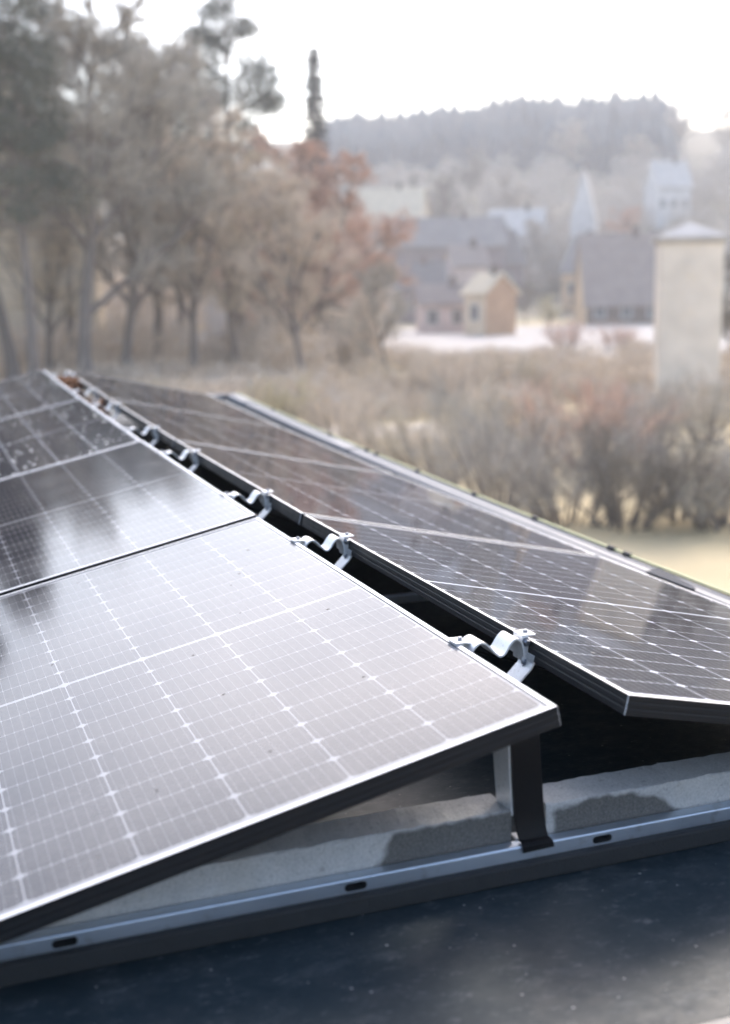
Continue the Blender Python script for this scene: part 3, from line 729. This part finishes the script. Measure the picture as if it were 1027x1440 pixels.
SHR = [(0, 700, 28, 1.05, 'mauve', 'large mauve brown shrub at the left of the thicket behind the field'), (1, 800, 26, 1.0, 'mauve', 'dense mauve shrub in the middle of the thicket at the field edge'),
 (0, 885, 26, 1.05, 'dark', 'darkest shrub in the thicket above the pale field'), (1, 965, 27, 1.05, 'mauve', 'mauve shrub under the tower at the field edge'),
 (2, 1030, 26, .95, 'greybrown', 'shrub at the right edge above the pale field'), (2, 610, 31, 1.1, 'olive', 'olive shrub above the middle of the roof coping'),
 (2, 540, 34, 1.0, 'beige', 'beige shrub above the coping joint cover'), (0, 830, 34, 1.15, 'red', 'reddish brown shrub topping the thicket left of the tower'),
 (2, 745, 36, 1.1, 'olive', 'olive grey shrub behind the mauve thicket'), (1, 660, 38, 1.0, 'greybrown', 'grey brown shrub between path and thicket'),
 (2, 470, 40, .9, 'beige', 'pale beige shrub right of the pale trunked tree'), (1, 915, 37, 1.1, 'mauve', 'mauve shrub just left of the tower foot'),
 (0, 300, 44, .9, 'beige', 'beige shrub behind the right row far corner'), (2, 390, 46, .9, 'straw', 'straw coloured shrub near the pale trunked tree'), (0, 230, 47, .8, 'olive', 'olive shrub below the wide beige tree'),
 (1, 60, 46, .85, 'beige', 'beige shrub behind the left row far corner'), (2, 560, 52, 1.1, 'olive', 'olive shrub at the foot of the thin sapling'), (0, 640, 50, 1.1, 'beige', 'beige shrub before the gravel road below the orange house'),
 (1, 715, 54, 1.1, 'olive', 'olive shrub at the gravel road edge below the cream wall'), (0, 1000, 40, .9, 'greybrown', 'grey brown shrub covering the tower foot'),
 (0, 800, 92, 1.0, 'red', 'left one of the low brown bushes on the pale road'), (1, 868, 90, 1.0, 'red', 'right one of the low brown bushes on the pale road')]
for k, px, D, s, mt, lb in SHR: put_tree(sh[k], px, D, s, px*.7, TW[mt], lb, 'shrubs between field and road', 'shrub')

# mid-distance trees among the houses
MID = [(protoB, 620, 215, .75, 'dark', 'dark olive round tree on the slope left of the spire'), (protoC, 575, 235, .6, 'dark', 'dark tree on the slope above the sandy roof'),
 (protoB, 760, 180, .62, 'mauve', 'mauve bare tree left of the white steep chapel'), (protoC, 715, 225, .72, 'mauve', 'pale mauve tree on the slope above the grey roofs'),
 (protoB, 870, 185, .66, 'red', 'reddish bare tree right of the white steep chapel'), (protoB, 862, 168, .4, 'dark', 'low dark tree between chapel and tower'),
 (protoB, 985, 150, .72, 'greybrown', 'brown bare tree behind the tower roof'), (protoC, 1040, 66, .42, 'dark', 'dark bare tree right of the tower'),
 (protoB, 1010, 300, .9, 'mauve', 'hazy grey tree on the far right slope'), (protoC, 955, 330, .9, 'mauve', 'hazy lavender tree beside the end of the forest'),
 (protoB, 900, 270, .7, 'mauve', 'hazy tree on the slope below the forest end'), (protoB, 800, 290, .8, 'mauve', 'hazy mauve tree on the slope above the chapel'),
 (protoC, 518, 150, .35, 'straw', 'small straw coloured tree left of the mauve house'), (protoC, 775, 125, .24, 'straw', 'small yellowish tree right of the cream wall'),
 (protoB, 740, 142, .3, 'dark', 'low dark tree between orange and brown roofed houses'), (protoC, 660, 260, .7, 'dark', 'dark tree high on the slope under the forest')]
for i, (pr, px, D, hs, mt, lb) in enumerate(MID): put_tree(pr, px, D, hs, i*1.7, TW[mt], lb, 'trees among the far houses', 'tree', hs*1.15)

# forested ridge: one far mass
n = 11000; az0, az1 = ang(455), ang(944); A = nrng.uniform(az0, az1, n); D = nrng.uniform(235, 462, n)
lim = 240+70*np.clip(np.sin((A-az0)*9+.6)*.5+.5, 0, 1); keep = D > lim; A, D = A[keep], D[keep]; n = len(A)
H = nrng.uniform(5, 10.5, n)*np.where(nrng.random(n) < .07, 1.35, 1.0)*(1+.05*np.sin(A*95)+.04*np.sin(A*41+1))*np.interp(A, [az0, ang(480), ang(600), ang(800), ang(925), az1], [.6, .75, .92, 1.1, 1.12, .7]); base = np.stack([CAM[0]+D*np.sin(A), CAM[1]+D*np.cos(A), np.interp(D, HD, HZ)-.5], 1)
V = []; F = []; off = 0; ns = 7
for tier, (zb, zt, rb) in enumerate(((.05, .55, .30), (.3, .8, .24), (.55, 1.0, .16))):
    th = nrng.uniform(0, 6.28, (n, 1))+np.arange(ns)*2*math.pi/ns; r = rb*H[:, None]*nrng.uniform(.55, 1.25, (n, ns))
    v = np.empty((n, ns+1, 3)); v[:, :ns, 0] = base[:, :1]+np.cos(th)*r; v[:, :ns, 1] = base[:, 1:2]+np.sin(th)*r; v[:, :ns, 2] = base[:, 2:3]+H[:, None]*zb+nrng.normal(0, .35, (n, ns)); v[:, ns] = base; v[:, ns, 2] += H*zt
    V.append(v.reshape(-1, 3)); bi = (off+np.arange(n)*(ns+1))[:, None]
    for k in range(ns): F.append(bi+np.array([[k, (k+1) % ns, ns]]))
    off += n*(ns+1)
tag(fast_mesh('forest', np.concatenate(V), [np.concatenate(F)], simple('forest_needles', (.016, .044, .066), .9, 0, .75, .12)), 'dark blue forest covering the far hill', kind='stuff')

# bare woodland masses: behind the left trees and on the lower slope
def woods(name, spots, col, label):
    V = []; F = []; off = 0
    for px, D, R_, H in spots:
        p = at(px, D); nb = 420; q = nrng.normal(size=(nb, 3)); q = norm(q)*(nrng.random((nb, 1))**.4); q[:, 2] = np.abs(q[:, 2])*.9+.12
        q = np.array(p)+q*np.array([R_, R_, H]); e = norm(nrng.normal(size=q.shape)+np.array([0, 0, .7]))
        v, f = tris(q, q+e*(R_*.42*nrng.uniform(.5, 1.3, nb))[:, None], R_*.05); V.append(v); F.append(f+off); off += len(v)
        v, f = tris(np.array([p, p]), np.array([p+Vector((.3, 0, H*.8)), p+Vector((-.4, .3, H*.7))]), R_*.12); V.append(v); F.append(f+off); off += len(v)
    tag(fast_mesh(name, np.concatenate(V), [np.concatenate(F)], col), label, kind='stuff')
woods('woodland', [(rng.uniform(-420, 500), rng.uniform(98, 150), rng.uniform(2.5, 4.0), rng.uniform(8, 12.5)) for _ in range(110)], TW['beige'], 'beige brown bare woodland behind the left trees')
woods('thicket', [(rng.uniform(-100, 520), rng.uniform(66, 84), rng.uniform(1.5, 2.6), rng.uniform(1.5, 3.6)) for _ in range(46)], TW['beige'], 'beige thicket around the feet of the left trees')
woods('undergrowth', [(rng.uniform(-100, 1080), rng.uniform(46, 80), rng.uniform(1.0, 2.0), rng.uniform(.6, 1.5)) for _ in range(150)], TW['beige'], 'low beige undergrowth between the shrubs and the road')
woods('hillside_scrub', [(rng.uniform(430, 1130), rng.uniform(172, 285), rng.uniform(2.5, 4.5), rng.uniform(4, 8)) for _ in range(150)], TW['mauve'], 'mauve grey bare scrub on the lower slope among the houses')

# ------------------------------------------------------------------ tower and houses
def wallmat(n, c): return simple(n, c, .9, 0, .28, .9, 0, .08)
W_ = {k: wallmat('wall_'+k, v) for k, v in dict(beige=(.76, .68, .59), cream=(.66, .56, .42), orange=(.46, .29, .18), peach=(.55, .42, .29), mauve=(.26, .22, .22), white=(.58, .57, .56), pink=(.55, .46, .43), brown=(.17, .14, .125), sand=(.58, .49, .37)).items()}
RF = {k: wallmat('roof_'+k, v) for k, v in dict(grey=(.25, .23, .22), white=(.50, .475, .45), brown=(.30, .25, .225), sand=(.60, .51, .38), slate=(.2, .185, .18)).items()}
M_glass = simple('dark_window', (.10, .105, .11), .3)
M_wframe = simple('window_frame', (.6, .6, .6), .6)
tw = tag(empty('transformer_tower'), 'tall narrow beige tower with a pale domed roof at the right', 'tower')
D = 56; c = at(968, D); tw.location = c; tw.rotation_euler = (0, 0, -ang(968)+.10)
ht = zpx(352, D)-c.z; hw = 1.30
m = MB(); m.box((-hw, -hw, -.3), (hw, hw, ht)); m.build('wall', W_['beige'], tw, False, .06)
m = MB(); m.box((-hw-.14, -hw-.14, ht), (hw+.14, hw+.14, ht+.16)); m.build('cornice', RF['white'], tw, False, .03)
m = MB(); e = hw+.2; rr = []
for f, z in ((1, .165), (.99, .22), (.72, .40), (.4, .62), (.15, .78), (.02, .85)): rr.append([(sx*e*f, sy*e*f, ht+z) for sx, sy in ((-1, -1), (1, -1), (1, 1), (-1, 1))])
m.sweep(rr); m.build('roof', RF['white'], tw)
for zz in (ht-1.1, ht-2.6):
    m = MB(); m.box((-.22, -hw-.05, zz-.3), (.22, -hw-.004, zz+.3)); m.build('vent', W_['beige'], tw, False, .02)

def house(px, D, wd, dp, eave, ridge, rz, wm, rm, label, wins=3, name='house', over=.35, gable=None):
    t = tag(empty(name), label, 'house'); t.location = at(px, D, -.1); t.rotation_euler = (0, 0, -ang(px)+rz)
    m = MB(); a, b = wd/2, dp/2      # ridge along x
    m.quad((-a, -b, -1), (a, -b, -1), (a, -b, eave), (-a, -b, eave)); m.quad((a, b, -1), (-a, b, -1), (-a, b, eave), (a, b, eave))
    m.poly([(a, -b, -1), (a, b, -1), (a, b, eave), (a, 0, ridge), (a, -b, eave)], 1); m.poly([(-a, b, -1), (-a, -b, -1), (-a, -b, eave), (-a, 0, ridge), (-a, b, eave)], 1)
    m.build('wall', [wm, gable or wm], t)
    m = MB(); k = (ridge-eave)/b; th = .22; o = over
    for s in (-1, 1):
        A_ = [(-a-o, s*(b+o), eave-k*o+.02), (a+o, s*(b+o), eave-k*o+.02), (a+o, 0, ridge+.02), (-a-o, 0, ridge+.02)]; B_ = [(x, y, z+th) for x, y, z in A_]
        m.sweep([A_, B_])
    rf = m.build('roof', rm, t)
    m = MB(); m.box((a*.3, -.35, ridge-.3), (a*.3+.6, .25, ridge+.9)); m.build('chimney', W_['brown'], rf)
    for i in range(wins):
        x = -a+wd*(i+.5)/wins; zc = eave*.55
        m = MB(); fwd = min(.5, wd/wins*.28)
        m.box((x-fwd-.1, -b-.06, zc-.75), (x+fwd+.1, -b-.003, zc+.75), 0); f = m.build('window', M_wframe, t)
        m = MB(); m.box((x-fwd, -b-.075, zc-.65), (x+fwd, -b-.062, zc+.65)); m.build('pane', M_glass, f)
    return t
def hh(y, D): return zpx(y, D)-hz(D)
house(690, 118, 2.6, 4.2, hh(412, 118), hh(388, 118), -.75, W_['cream'], RF['sand'], 'small house with an orange side wall and cream front', 1, gable=W_['orange'])
house(622, 124, 4.8, 3.4, hh(425, 124), hh(402, 124), .15, W_['pink'], RF['brown'], 'low shed with brown roof left of the orange house', 2)
house(872, 142, 8.6, 7, hh(425, 142), hh(338, 142), .22, W_['brown'], RF['brown'], 'big house with a large brown roof left of the tower', 3, gable=W_['peach'])
house(822, 158, 3.0, 6, hh(385, 158), hh(342, 158), -.5, W_['peach'], RF['grey'], 'peach gabled house left of the brown roof', 1)
house(820, 190, 5.5, 3.6, hh(318, 190), hh(252, 190), 1.5, W_['white'], RF['white'], 'white chapel with a very steep pointed gable', 1, 'chapel', .15)
house(935, 228, 6, 6, hh(278, 228), hh(246, 228), .4, W_['white'], RF['white'], 'pale white roofed house high on the slope behind the tower', 3)
house(728, 188, 8, 7, hh(338, 188), hh(303, 188), -.3, W_['white'], RF['white'], 'white roofed house left of the chapel', 2)
house(625, 166, 15, 8, hh(350, 166), hh(312, 166), .05, W_['mauve'], RF['grey'], 'long house with grey roof and mauve walls', 5)
house(545, 200, 12, 9, hh(320, 200), hh(272, 200), -.25, W_['sand'], RF['sand'], 'barn with a sandy tan roof right of the copper trees', 2, 'barn')
house(655, 150, 4, 4, hh(375, 150), hh(350, 150), .3, W_['pink'], RF['brown'], 'small pink walled house behind the orange house', 1)
house(580, 146, 7, 5, hh(405, 146), hh(372, 146), .1, W_['mauve'], RF['slate'], 'dark mauve house below the long grey roof', 3)
house(40, 84, 7.5, 9, hh(245, 84), hh(140, 84), 1.45, W_['sand'], RF['slate'], 'tall beige gabled house behind the trees at the left edge', 2)
house(325, 104, 3.2, 4, hh(415, 104), hh(395, 104), .5, W_['white'], RF['grey'], 'small white walled house behind the wide beige tree', 1)
house(480, 122, 6, 5, hh(420, 122), hh(392, 122), -.1, W_['peach'], RF['brown'], 'low peach house behind the small thin tree', 2)
house(700, 168, 5, 5, hh(372, 168), hh(330, 168), .6, W_['mauve'], RF['slate'], 'narrow slate roofed house behind the orange house', 1)

# ------------------------------------------------------------------ air
m = MB(); m.box((-720, -720, -6), (720, 720, 75))
g = NT('haze_air'); pv = g.n('ShaderNodeVolumePrincipled'); pv.inputs['Color'].default_value = (.96, .97, 1, 1); pv.inputs['Density'].default_value = .0009; pv.inputs['Anisotropy'].default_value = .3
g.t.nodes.remove(g.b); g.t.links.new(pv.outputs[0], g.t.nodes['Material Output'].inputs['Volume'])
hazeb = m.build('haze', g.mat); hazeb.display_type = 'WIRE'; tag(hazeb, kind='stuff')
